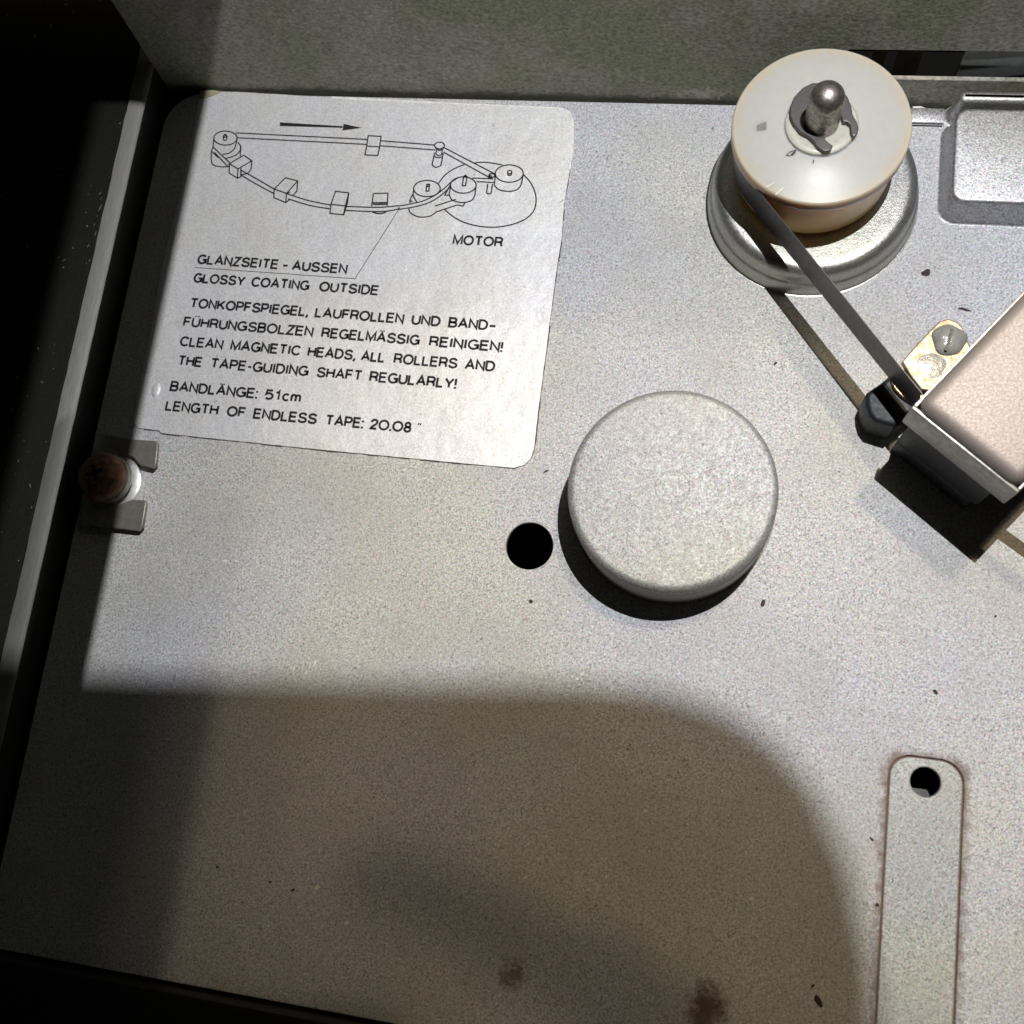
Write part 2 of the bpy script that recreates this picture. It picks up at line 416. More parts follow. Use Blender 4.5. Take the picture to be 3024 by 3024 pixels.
# ------------------------------------------------------------------ label
LZ0, LZ = 0.0, 0.28
lab_px = [(653, 270), (700, 271), (840, 279), (980, 288), (1179, 298), (1400, 308), (1560, 315), (1643, 319), (1668, 324), (1684, 335), (1692, 356),
          (1692, 430), (1683, 500), (1665, 604), (1659, 700), (1643, 800), (1630, 899), (1612, 1040), (1593, 1184), (1584, 1260), (1577, 1325), (1568, 1352), (1549, 1373), (1518, 1382),
          (1394, 1371), (1270, 1359), (1146, 1347), (980, 1331), (850, 1318), (753, 1308), (600, 1292), (475, 1279), (469, 1271), (408, 1264), (396, 1250), (394, 1230),
          (410, 1150), (446, 969), (471, 824), (504, 675), (546, 509), (579, 343), (588, 290), (606, 286), (628, 281)]
def dens(pts, step=1.0, jit=.035):
    out = []
    for a, b in zip(pts, pts[1:] + pts[:1]):
        n = max(1, int((b - a).length / step))
        for i in range(n):
            p = a.lerp(b, i / n); out.append((p.x + random.uniform(-jit, jit), p.y + random.uniform(-jit, jit)))
    return out
lp = dens([at(x, y, LZ).to_2d() for x, y in lab_px])
label = tag(put('instruction_label', poly(lp, LZ0 + .01, LZ, bevel=.05, res=1), M_label, base=(-80, 92, 0)),
            'silver instruction label with a belt diagram and eight lines of black German and English text', 'label')
INK = LZ + .022
def Z(x, y): return (380 + x * .4141, 240 + y * .4141)
def Z2(x, y): return Z(x + 1449, y)
def Z3(x): return 380 + x * .4141
def Z4(x): return 980 + x * .4141
def ribbons(lines, z, width):
    """mitred flat strokes, lines = [(points mm, closed, width or None)]"""
    bm = bmesh.new()
    for pts, closed, wd in lines:
        hw = (wd or width) / 2; P = [Vector((p[0], p[1])) for p in pts]; n = len(P); L = []; Rr = []
        for i in range(n):
            a = P[i - 1] if (i > 0 or closed) else None; b = P[(i + 1) % n] if (i < n - 1 or closed) else None
            d1 = (P[i] - a).normalized() if a is not None and (P[i] - a).length > 1e-6 else None
            d2 = (b - P[i]).normalized() if b is not None and (b - P[i]).length > 1e-6 else None
            d1 = d1 or d2; d2 = d2 or d1
            n1 = Vector((-d1.y, d1.x)); n2 = Vector((-d2.y, d2.x)); mt = n1 + n2
            if mt.length < .3: mt = n1
            mt.normalize(); k = hw / max(mt.dot(n1), .45)
            L.append(bm.verts.new((*(P[i] + mt * k), z))); Rr.append(bm.verts.new((*(P[i] - mt * k), z)))
        for i in range(n if closed else n - 1):
            j = (i + 1) % n
            bm.faces.new((L[i], L[j], Rr[j], Rr[i]))
    me = from_bm(bm, False)
    return me
def stroke(pts, closed=False, w_=None, f=Z): return ([at(*f(x, y), INK).to_2d() for x, y in pts], closed, w_)
def ell(cx, cy, rx, ry, f=Z, a0=0, a1=360, n=36, w_=None, tilt=0):
    pts = []
    full = (a1 - a0) == 360
    for i in range(n if full else n + 1):
        t = math.radians(a0 + (a1 - a0) * i / n); c_, s_ = math.cos(math.radians(tilt)), math.sin(math.radians(tilt))
        x, y = rx * math.cos(t), ry * math.sin(t)
        pts.append((cx + x * c_ - y * s_, cy + x * s_ + y * c_))
    return stroke(pts, full, w_, f)
def smooth_(pts, k=6):
    out = []
    for i in range(len(pts) - 1):
        p0 = pts[max(i - 1, 0)]; p1 = pts[i]; p2 = pts[i + 1]; p3 = pts[min(i + 2, len(pts) - 1)]
        for j in range(k):
            t = j / k
            out.append(tuple(.5 * ((2 * p1[q]) + (-p0[q] + p2[q]) * t + (2 * p0[q] - 5 * p1[q] + 4 * p2[q] - p3[q]) * t * t + (-p0[q] + 3 * p1[q] - 3 * p2[q] + p3[q]) * t ** 3) for q in (0, 1)))
    return out + [pts[-1]]
def sm(pts, f=Z, w_=None): return stroke(smooth_(pts), False, w_, f)
D = []
D += [ell(690, 405, 83, 50), stroke([(607, 410), (602, 468), (589, 505), (589, 560)]), sm([(589, 560), (598, 592), (640, 608), (690, 610), (722, 604)]),
      stroke([(773, 402), (768, 440)]), sm([(768, 440), (752, 482), (715, 512), (668, 521)]), sm([(778, 435), (798, 462), (796, 492), (762, 528), (690, 552)]),
      stroke([(798, 465), (796, 535)]), ell(688, 400, 13, 22), ell(688, 392, 8, 8), stroke([(603, 470), (640, 505), (720, 580)]), stroke([(612, 508), (706, 606)]), stroke([(592, 500), (640, 545)]),
      stroke([(717, 588), (820, 528), (878, 567), (780, 625)], True), stroke([(717, 588), (717, 655), (775, 690), (780, 625)]), stroke([(775, 690), (800, 682), (800, 618)]),
      stroke([(878, 567), (873, 625), (850, 658), (800, 668)]), sm([(796, 632), (870, 672), (1036, 768)]), sm([(800, 668), (900, 728), (1034, 800)]),
      stroke([(1038, 768), (1118, 688), (1205, 710), (1125, 800)], True), stroke([(1038, 768), (1035, 830), (1120, 865), (1125, 800)]),
      stroke([(1205, 710), (1200, 782), (1175, 812)]), stroke([(1120, 865), (1150, 842)]), stroke([(1128, 800), (1150, 790)]),
      sm([(1130, 802), (1280, 850), (1437, 882)]), sm([(1135, 838), (1290, 885), (1436, 910)]),
      stroke([(1442, 878), (1475, 785), (1570, 796), (1545, 888)], True), stroke([(1442, 878), (1435, 942), (1532, 952), (1545, 888)]), stroke([(1570, 796), (1560, 868), (1534, 952)], w_=.28),
      sm([(1546, 892), (1740, 899), (1850, 895), (1925, 886)]), sm([(1544, 921), (1740, 929), (1850, 925), (1925, 910)]),
      stroke([(1745, 800), (1848, 798), (1844, 888)]), stroke([(1745, 800), (1733, 892)]), stroke([(1740, 868), (1845, 866)], w_=.42), stroke([(1742, 880), (1844, 878)]),
      sm([(1738, 932), (1770, 942), (1810, 941), (1838, 930)], w_=.35),
      stroke([(1925, 915), (1614, 1408), (472, 1328)], w_=.15),
      stroke([(765, 368), (1704, 415)]), stroke([(773, 403), (1697, 450)]),
      stroke([(1708, 388), (1800, 393), (1790, 468), (1697, 462)], True), stroke([(1697, 462), (1685, 525), (1776, 530), (1790, 468)]),
      stroke([(350, 424), (735, 455)], f=Z2), stroke([(345, 460), (738, 490)], f=Z2),
      ell(768, 458, 35, 24, Z2), sm([(736, 470), (768, 494), (800, 472)], Z2), stroke([(746, 488), (743, 522)], f=Z2), stroke([(788, 488), (784, 522)], f=Z2), sm([(743, 522), (762, 530), (784, 522)], Z2),
      stroke([(733, 508), (714, 598)], f=Z2), sm([(714, 598), (742, 614), (778, 600)], Z2), stroke([(778, 600), (794, 512)], f=Z2), sm([(728, 535), (755, 545), (788, 538)], Z2),
      stroke([(802, 474), (1165, 662)], f=Z2), stroke([(797, 506), (1120, 684)], f=Z2),
      sm([(760, 728), (812, 664), (880, 620), (945, 594)], Z2), sm([(1015, 582), (1100, 578), (1215, 596)], Z2),
      sm([(1364, 664), (1415, 720), (1448, 790), (1456, 860), (1436, 930), (1370, 988), (1270, 1025), (1150, 1041), (1040, 1032), (940, 1005), (865, 965), (805, 915)], Z2),
      ell(678, 765, 95, 58, Z2), sm([(584, 775), (580, 815), (605, 860)], Z2), stroke([(773, 765), (772, 790)], f=Z2), sm([(578, 805), (556, 850), (560, 868)], Z2),
      stroke([(560, 850), (575, 860)], f=Z2), sm([(548, 908), (562, 940), (620, 967), (690, 964), (728, 945), (742, 932)], Z2), stroke([(742, 932), (895, 882)], f=Z2), stroke([(735, 890), (885, 842)], f=Z2),
      stroke([(671, 783), (677, 737), (697, 737), (691, 784)], True, f=Z2), ell(687, 742, 9, 9, Z2),
      ell(937, 740, 92, 58, Z2), stroke([(846, 748), (836, 808)], f=Z2), sm([(836, 808), (860, 848), (930, 865), (995, 850), (1020, 812)], Z2), stroke([(1020, 812), (1028, 745)], f=Z2),
      stroke([(929, 744), (940, 680), (964, 682), (953, 745)], True, f=Z2), sm([(940, 680), (952, 670), (964, 682)], Z2),
      ell(1265, 658, 100, 62, Z2), stroke([(1166, 665), (1158, 742)], f=Z2), sm([(1158, 742), (1195, 774), (1265, 785), (1325, 770), (1352, 732)], Z2), stroke([(1352, 732), (1363, 668)], f=Z2),
      ell(1268, 648, 15, 12, Z2), sm([(1255, 650), (1256, 668), (1268, 672), (1280, 665), (1282, 648)], Z2),
      stroke([(1002, 690), (1150, 696)], f=Z2), stroke([(1030, 715), (1155, 722)], f=Z2),
      stroke([(1112, 730), (1103, 795)], f=Z2), sm([(1103, 795), (1118, 804), (1136, 798)], Z2), stroke([(1136, 798), (1146, 732)], f=Z2), ell(1141, 672, 20, 14, Z2), ell(1128, 680, 10, 10, Z2, w_=.3),
      sm([(475, 890), (560, 875), (660, 850), (740, 810), (800, 765), (850, 720), (905, 684)], Z2), sm([(475, 914), (600, 893), (700, 862), (780, 812), (835, 762)], Z2), stroke([(840, 812), (805, 812), (845, 740)], f=Z2),
      stroke([(475, 905), (483, 906)], f=Z2, w_=.55), stroke([(895, 882), (935, 890), (948, 868)], f=Z2)]
me1 = ribbons(D, INK, .30)
def flatpoly(pts, f=Z):
    bm = bmesh.new(); bm.faces.new([bm.verts.new(at(*f(x, y), INK)) for x, y in pts]); return from_bm(bm, False)
put('belt_diagram', join(me1, flatpoly([(1078, 293), (1528, 320), (1526, 332), (1078, 319)]), flatpoly([(1533, 304), (1665, 332), (1525, 351)])), M_ink, label, smooth=0)

edge = [at(x, y, LZ).to_2d() for x, y in lab_px]
def offs(pts, o_): return [(p.x + o_[0], p.y + o_[1], ) for p in pts]
jit = lambda pts: [(a + random.uniform(-.05, .05), b + random.uniform(-.05, .05)) for a, b in pts]
dd = dens(edge[9:38], 1.2, .06)[:-60] if False else None
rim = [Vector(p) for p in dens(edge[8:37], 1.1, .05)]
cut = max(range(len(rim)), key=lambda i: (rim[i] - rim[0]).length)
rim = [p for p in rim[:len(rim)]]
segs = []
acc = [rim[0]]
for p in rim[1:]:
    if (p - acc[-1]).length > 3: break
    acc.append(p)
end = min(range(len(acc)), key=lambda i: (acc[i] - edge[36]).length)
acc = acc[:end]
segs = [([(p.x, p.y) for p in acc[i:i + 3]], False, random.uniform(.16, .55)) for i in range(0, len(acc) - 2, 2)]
put('edge_line', ribbons(segs, .045, .3), simple('dark_brown', (.09, .055, .045), .8), label, smooth=0)  # thin dark brown line along the label's right and bottom edges
worn = [([(p[0], p[1]) for p in jit([tuple(edge[i]), tuple(edge[i + 1])])], False, random.uniform(.3, .6)) for i in range(3, 12)]
put('worn_edge', ribbons(worn, LZ + .012, .4), simple('bare_paper_edge', (.85, .82, .78), .6), label, smooth=0)
def arc(cx, cy, rx, ry, a0, a1, n=10): return [(cx + rx * math.cos(math.radians(a0 + (a1 - a0) * i / n)), cy + ry * math.sin(math.radians(a0 + (a1 - a0) * i / n))) for i in range(n + 1)]
Sg = smooth_([(.76, .77), (.66, .93), (.41, 1.0), (.15, .92), (.06, .74), (.16, .58), (.42, .51), (.68, .43), (.79, .26), (.70, .08), (.42, 0), (.14, .06), (.02, .26)], 4)
Ag = [[(0, 0), (.43, 1), (.86, 0)], [(.15, .34), (.71, .34)]]
Ug = [[(0, 1), (0, .34)] + arc(.37, .34, .37, .34, 180, 360)[1:] + [(.74, 1)]]
def dots(x): return [[(x - .17, 1.17), (x - .17, 1.30)], [(x + .17, 1.17), (x + .17, 1.30)]]
G = {'A': (Ag, .86), 'Ä': (Ag + dots(.43), .86),
     'B': ([[(0, .52), (0, 1), (.42, 1)] + arc(.42, .76, .25, .24, 90, -90) + [(0, .52)], [(0, .52), (.44, .52)] + arc(.44, .26, .28, .26, 90, -90) + [(0, 0), (0, .52)]], .72),
     'C': ([arc(.46, .5, .46, .5, 38, 322, 22)], .84), 'D': ([[(0, 0), (0, 1), (.34, 1)] + arc(.34, .5, .44, .5, 90, -90, 14) + [(0, 0)]], .78),
     'E': ([[(.68, 1), (0, 1), (0, 0), (.70, 0)], [(0, .53), (.63, .53)]], .70), 'F': ([[(.64, 1), (0, 1), (0, 0)], [(0, .52), (.57, .52)]], .64),
     'G': ([arc(.46, .5, .46, .5, 42, 325, 22) + [(.88, .46), (.50, .46)], [(.88, .46), (.88, 0)]], .88), 'H': ([[(0, 0), (0, 1)], [(.74, 0), (.74, 1)], [(0, .52), (.74, .52)]], .74),
     'I': ([[(.05, 0), (.05, 1)]], 0.10), 'K': ([[(0, 0), (0, 1)], [(.72, 1), (.02, .36)], [(.26, .58), (.76, 0)]], .76), 'L': ([[(0, 1), (0, 0), (.60, 0)]], .60),
     'M': ([[(0, 0), (0, 1), (.45, .06), (.90, 1), (.90, 0)]], .90), 'N': ([[(0, 0), (0, 1), (.74, 0), (.74, 1)]], .74),
     'O': ([arc(.48, .5, .48, .5, 0, 360, 28)], .96), 'P': ([[(0, 0), (0, 1), (.42, 1)] + arc(.42, .73, .27, .27, 90, -90) + [(0, .46)]], .69),
     'R': ([[(0, 0), (0, 1), (.45, 1)] + arc(.45, .745, .255, .255, 90, -90) + [(0, .49)], [(.42, .49), (.62, .40), (.67, .18), (.72, 0)]], .73),
     'S': ([Sg], .80), 'T': ([[(0, 1), (.74, 1)], [(.37, 1), (.37, 0)]], .74), 'U': (Ug, .74), 'Ü': (Ug + dots(.37), .74), 'Y': ([[(0, 1), (.40, .42), (.80, 1)], [(.40, .42), (.40, 0)]], .80),
     'Z': ([[(.03, 1), (.70, 1), (0, 0), (.72, 0)]], .72), '–': ([[(0, .42), (.6, .42)]], .6), '-': ([[(0, .42), (.34, .42)]], .34), ',': ([[(.06, .12), (.06, 0), (-.04, -.24)]], .06),
     '.': ([[(0, -.11), (0, .11)]], 0.0), ':': ([[(0, -.11), (0, .11)], [(0, .58), (0, .80)]], 0.0), '!': ([[(0, -.11), (0, .11)], [(0, .30), (.01, 1.05)]], 0.0),
     '5': ([[(.56, 1), (.14, 1), (.07, .54)] + arc(.31, .33, .30, .33, 125, -140, 14)], .60), '1': ([[(0, .78), (.16, .84), (.24, 1), (.24, 0)]], .26),
     '2': ([smooth_([(.02, .70), (.10, .92), (.32, 1), (.56, .90), (.60, .70), (.48, .50), (.20, .28), (.02, .06)], 4) + [(.0, 0), (.62, 0)]], .62),
     '8': ([arc(.31, .75, .25, .25, 0, 360, 18), arc(.31, .26, .31, .26, 0, 360, 18)], .62),
     'c': ([arc(.29, .36, .29, .36, 45, 315, 16)], .54), 'm': ([[(0, 0), (0, .70)], [(0, .48)] + arc(.20, .48, .20, .23, 180, 0)[1:] + [(.40, 0)], [(.40, .48)] + arc(.60, .48, .20, .23, 180, 0)[1:] + [(.80, 0)]], .80),
     '”': ([[(.10, 1.10), (.12, .98), (.02, .86)], [(.36, 1.10), (.38, .98), (.28, .86)]], .38)}
def words(name, y0, x0, y1, x1, items, cap_mm=2.42, lw=.50):
    """items: (word, start, end) set along the baseline (x0,y0)-(x1,y1) in single strokes"""
    ls = []
    for wd, xa, xb in items:
        ya = y0 + (y1 - y0) * (xa - x0) / (x1 - x0); yb = y0 + (y1 - y0) * (xb - x0) / (x1 - x0)
        A = at(xa, ya, INK).to_2d(); B = at(xb, yb, INK).to_2d(); d = B - A; u = d.normalized(); n = Vector((-u.y, u.x))
        x = 0; st = []
        for ch in wd:
            strokes, wdt = G[ch]
            for q in strokes: st.append([(x + a, b) for a, b in q])
            x += wdt + .265
        mx = max(max(p[0] for p in q) for q in st); mn = min(min(p[0] for p in q) for q in st)
        sx = (d.length - lw) / (mx - mn) if mx > mn else 1
        for q in st:
            ls.append(([A + u * ((a - mn) * sx + lw / 2) + n * (lw / 2 + b * (cap_mm - lw)) for a, b in q], False, lw * (.5 if wd == '”' else 1) * (1 + random.uniform(-.05, .05))))
    put(name, ribbons(ls, INK, lw), M_ink, label, smooth=0)
words('text_line', 779.5, 580, 809.7, 1022.7, [('GLANZSEITE', Z3(483), Z3(1065)), ('–', Z3(1087), Z3(1135)), ('AUSSEN', Z3(1158), Z3(1555))])
words('text_line', 834.6, 568.4, 873, 1115, [('GLOSSY', Z3(456), Z3(825)), ('COATING', Z3(868), Z3(1283)), ('OUTSIDE', Z3(1352), Z3(1780))])
words('text_line', 909, 558, 975.4, 1433.5, [('TONKOPFSPIEGEL,', Z3(430), Z3(1278)), ('LAUFROLLEN', Z3(1322), Z4(510)), ('UND', Z4(562), Z4(770)), ('BAND–', Z4(825), Z4(1170))])
words('text_line', 964.2, 538.6, 1040.4, 1482, [('FÜHRUNGSBOLZEN', Z3(383), Z3(1312)), ('REGELMÄSSIG', Z3(1368), Z4(622)), ('REINIGEN!', Z4(688), Z4(1215))])
words('text_line', 1022, 528, 1098.4, 1459.5, [('CLEAN', Z3(358), Z3(668)), ('MAGNETIC', Z3(720), Z3(1220)), ('HEADS,', Z3(1270), Z3(1615)), ('ALL', Z3(1650), Z3(1825)), ('ROLLERS', Z4(435), Z4(892)), ('AND', Z4(942), Z4(1160))])
words('text_line', 1079, 522, 1149, 1345, [('THE', Z3(343), Z3(520)), ('TAPE-GUIDING', Z3(575), Z3(1277)), ('SHAFT', Z3(1335), Z4(212)), ('REGULARLY!', Z4(262), Z4(885))])
words('text_line', 1154.7, 499.3, 1189.5, 886, [('BANDLÄNGE:', Z3(288), Z3(914)), ('51', Z3(965), Z3(1072)), ('cm', Z3(1088), Z3(1224))])
words('text_line', 1212.7, 485.6, 1279, 1212.7, [('LENGTH', Z3(255), Z3(634)), ('OF', Z3(693), Z3(830)), ('ENDLESS', Z3(882), Z3(1337)), ('TAPE:', Z3(1395), Z3(1670)), ('2O.O8', Z4(267), Z4(563)), ('”', Z4(595), Z4(632))])
words('motor_caption', 722.5, 1334.9, 730.5, 1483, [('MOTOR', 1335, 1483.5)], lw=.48)
# curled, yellowed upper corner and the small blister
c_px = [(588, 290), (590, 270), (606, 265), (640, 267), (654, 270), (640, 277), (622, 284), (603, 288)]
put('curled_corner', poly([at(x, y, .5).to_2d()[:] for x, y in c_px], .35, .5, bevel=.04, res=1), M_paperedge, label)
bl = at(461, 1152, LZ)
bm = bmesh.new(); bmesh.ops.create_uvsphere(bm, u_segments=20, v_segments=10, radius=1)
for v in bm.verts:
    v.co = Vector((bl.x + v.co.x * 1.05 + v.co.y * .0, bl.y + v.co.y * 1.75, LZ + v.co.z * .32 + math.sin(v.co.y * 9) * .05))
put('blister', from_bm(bm), M_label, label)

# ------------------------------------------------------------------ roller on its boss
bc = (16.2, 112.6)
bprof = [(21.15, .02), (20.85, .1), (20.75, .6), (20.55, 3.4), (20.3, 3.75), (20.1, 3.95), (20.0, 4.3)] + [(19.95 - 2.6 * (1 - math.cos(t)), 5.4 + 2.6 * math.sin(t)) for t in [i / 10 * math.pi / 2 for i in range(11)]]
bprof += [(16.5, 8.0), (7, 8.0), (6.6, 7.4), (0, 7.4)]
boss = tag(put('roller_boss', lathe(bc, bprof), M_boss, base=(*bc, 0)), 'stepped round silver boss carrying the white roller', 'boss')
rc = (15.2, 115.3)
rl = thing('tape_roller', 'off white nylon roller on a steel spindle, yellowed round its side', 'roller', (*rc, 11.0))
rp = [(0, 8.5), (13.6, 8.5), (14.5, 8.8), (14.9, 9.6), (15.0, 12.2), (15.0, 19.0), (15.25, 19.6), (15.9, 19.9), (16.15, 20.3), (16.2, 21.0), (16.2, 22.5), (16.05, 22.85), (15.8, 23.0), (6.8, 23.02), (6.6, 22.8), (6.4, 22.8), (6.3, 23.4)]
put('wheel', lathe(rc, rp[:-2] + [(0, 22.8)]), M_nylon, rl)
put('hub', lathe(rc, [(6.45, 22.7), (6.4, 23.35), (6.1, 23.6), (4.9, 23.65), (4.7, 23.5), (0, 23.5)]), M_hub, rl)
sr = 3.15
put('spindle', lathe(rc, [(sr, 9), (sr, 31.0)] + [(sr * math.cos(t), 31.0 + 2.7 * math.sin(t)) for t in [i / 9 * math.pi / 2 for i in range(1, 9)]] + [(0, 33.7)], 64), M_shaft, rl)
def z6b(x, y): return (2100 + x * .3364, 80 + y * .3364)
base = at(*z6b(965, 842), 24.4).to_2d(); off = Vector(rc) - base
cl = [(1055, 1085), (1060, 1068), (1020, 1040), (988, 1012), (1000, 985)]
inner = [at(*z6b(965 + 172 * math.cos(math.radians(t)), 842 + 150 * math.sin(math.radians(t))), 24.4).to_2d() for t in range(80, 358, 9)]
cl2 = [(1150, 862), (1185, 860), (1212, 890), (1216, 950), (1240, 990), (1272, 970), (1288, 915), (1268, 855), (1236, 800), (1222, 720), (1190, 640), (1140, 580), (1060, 540), (960, 515),
       (880, 518), (795, 560), (720, 640), (682, 730), (682, 810), (712, 880), (775, 950), (850, 990), (890, 1030), (925, 1085), (985, 1120), (1040, 1112)]
outline = [(at(*z6b(x, y), 24.4).to_2d() + off)[:] for x, y in cl] + [(p + off)[:] for p in inner] + [(at(*z6b(x, y), 24.4).to_2d() + off)[:] for x, y in cl2]
put('retaining_clip', poly(outline, 23.75, 24.55, bevel=.2), M_clip, rl)
def chip(name, pts, f, z, h, mat, par, zz=None):
    return put(name, poly([at(*f(x, y), z).to_2d()[:] for x, y in pts], z, z + h), mat, par)
chip('dirt_mark', [(398, 912), (402, 862), (485, 828), (482, 900)], z6b, 23.01, .03, simple('grey_mark', (.2, .2, .18), .6), rl)
chip('dirt_mark', [(652, 1130), (690, 1095), (748, 1075), (742, 1100), (715, 1130), (690, 1128), (735, 1085), (690, 1104), (668, 1122), (700, 1136)], z6b, 23.01, .03, M_dust, rl)
chip('dirt_mark', [(893, 1210), (892, 1175), (900, 1160), (905, 1175)], z6b, 23.01, .03, M_dust, rl)
chip('scratch', [(480, 1400), (555, 1358), (558, 1366), (490, 1404)], z6b, 23.01, .02, M_fleck, rl)
chip('scratch', [(560, 1468), (632, 1405), (640, 1408), (568, 1474)], z6b, 23.01, .02, M_fleck, rl)

# endless tape: round the roller's waist, then straight to the head
rt = 15.25
dirv = Vector((36.6 - 20.6, 66.9 - 86.3)).normalized(); nv = Vector((-dirv.y, dirv.x))
if nv.dot(Vector((-1, -1))) < 0: nv = -nv
tp = Vector(rc) + nv * rt
a0 = math.atan2(nv.y, nv.x)
path = []
for i in range(60):
    a = a0 - math.radians(205) * (1 - i / 59)
    path.append(Vector(rc) + Vector((math.cos(a), math.sin(a))) * rt)
for i in range(1, 26): path.append(tp + dirv * (i * 2.08))
bm = bmesh.new(); pr = []
for i, p in enumerate(path):
    d = (path[min(i + 1, len(path) - 1)] - path[max(i - 1, 0)]).normalized(); n = Vector((-d.y, d.x))
    s_ = max(0, i - 59) / 25
    ln = max(0.0, min(1.0, (i - 42) / 17 * .5)) if i < 60 else .5 + .5 * s_; zb, zt = 11.3, 19.6 + ln * 2.6
    q = []
    for (o_, z_) in ((-.06, zb), (-.06, zt), (.06, zt), (.06, zb)):
        le = nv * (1.25 * ln) if z_ == zt else Vector((0, 0))
        q.append(bm.verts.new((p.x + n.x * o_ + le.x, p.y + n.y * o_ + le.y, z_)))
    pr.append(q)
for a, b in zip(pr, pr[1:]):
    for k_ in range(4): bm.faces.new((a[k_], a[(k_ + 1) % 4], b[(k_ + 1) % 4], b[k_]))
bm.faces.new(pr[0]); bm.faces.new(pr[-1])
tag(put('tape_loop', from_bm(bm), M_tape, base=(*rc, 11)), 'thin dark grey tape standing on edge, running from the white roller to the tape head', 'tape')

# ------------------------------------------------------------------ head assembly at right
hd = thing('tape_head_assembly', 'tape head under a pale rose metal cover with black plastic body and brass plate', 'tape head', (40, 62, 0))
ZC = 28.5; A0 = at(2706, 1190, ZC).to_2d(); B0 = at(3019, 1440, ZC).to_2d(); LW = (B0 - A0).length
e1 = (B0 - A0).normalized(); e2 = Vector((-e1.y, e1.x))
def fr(u, v): p = A0 + e1 * u + e2 * v; return (p.x, p.y)
def frbox(u0, v0, u1, v1, z0, z1, bev, seg=3):
    me = box(u0, v0, z0, u1, v1, z1, bev, seg)
    for v in me.vertices: x, y = fr(v.co.x, v.co.y); v.co = (x, y, v.co.z)
    return me
put('cover', frbox(0.15, 0.15, LW - .15, 60, ZC - 6, ZC, 2.4, 6), M_cover, hd)
skirt = join(frbox(-.25, -.3, LW + .25, .5, ZC - 10, ZC - 2.4, .25), frbox(-.25, .52, .4, 60, ZC - 6, ZC - 2.6, .15), frbox(LW - .3, .52, LW + .25, 60, ZC - 10, ZC - 2.6, .15))
put('cover_skirt', skirt, simple('grey_steel_skirt', (.42, .40, .37), .45, .7), hd)
put('body', frbox(.9, .8, 19, 58, 6, ZC - 5, .5), M_bplastic, hd)  # body and foot: black fill standing in for the shade under the cover
put('foot', frbox(.9, .9, 18, 50, 0.02, 6, .5), M_bplastic, hd)
# lower black plastic block
bp = [(2634, 1103), (2606, 1127), (2562, 1157), (2556, 1168), (2558, 1196), (2566, 1222), (2582, 1242), (2640, 1260), (2700, 1215), (2800, 1150), (2740, 1060)]
bpm = [at(x, y, 9.0).to_2d()[:] for x, y in bp]
put('head_body', poly(bpm, .3, 9.0, bevel=.9), M_bplastic, hd)
# brass core and plate
core = [(2634, 1103), (2642, 1100), (2700, 1150), (2745, 1170), (2740, 1200), (2700, 1196), (2664, 1172), (2640, 1148), (2632, 1122)]
put('core_face', poly([at(x, y, 10.0).to_2d()[:] for x, y in core], 8.6, 10.0, bevel=.3), M_brightbrass, hd)
plate_px = [(2664, 1068), (2700, 1025), (2745, 978), (2775, 948), (2800, 941), (2830, 952), (2850, 978), (2860, 1010), (2900, 1100), (2800, 1160), (2722, 1150), (2690, 1110)]
put('mounting_plate', poly([at(x, y, 11.0).to_2d()[:] for x, y in plate_px], 9.6, 11.0, bevel=.25), M_brass, hd)
for (x, y, r, hh) in ((2803, 1003, 3.1, 1.3), (2752, 1078, 3.2, .16)):
    p = at(x, y, 11.2)
    bm = bmesh.new(); bmesh.ops.create_uvsphere(bm, u_segments=32, v_segments=16, radius=1)
    for v in bm.verts:
        a = math.atan2(v.co.y, v.co.x); k_ = 1 + .06 * math.sin(3 * a + x) + .04 * math.sin(5 * a)
        v.co = (p.x + v.co.x * r * k_, p.y + v.co.y * r * k_, 10.9 + v.co.z * hh)
    put('resin_blob', from_bm(bm), M_resin, hd)
p = at(2803, 1003, 12.2)
sl = box(-2.2, -.28, 0, 2.2, .28, .35)
for v in sl.vertices:
    a_ = math.radians(78); x, y = v.co.x, v.co.y; v.co = (p.x + x * math.cos(a_) - y * math.sin(a_), p.y + x * math.sin(a_) + y * math.cos(a_), 11.95 + v.co.z)
put('slot', sl, M_black, hd)
# thin rod that leaves the cover on the far side
bm = bmesh.new()
p0 = Vector((*fr(19, 6), 24)); p1 = Vector((*fr(60, 9), 24)); d = (p1 - p0); u = d.normalized(); n1 = Vector((-u.y, u.x, 0)); n2 = Vector((0, 0, 1)); ra = []; rb = []
for i in range(20):
    t = 6.283185 * i / 20; o_ = n1 * math.cos(t) * 1.05 + n2 * math.sin(t) * 1.05
    ra.append(bm.verts.new(p0 + o_)); rb.append(bm.verts.new(p1 + o_))
for i in range(20): bm.faces.new((ra[i], ra[(i + 1) % 20], rb[(i + 1) % 20], rb[i]))
bm.faces.new(ra); bm.faces.new(rb)
put('rod', from_bm(bm), M_zinc, hd)

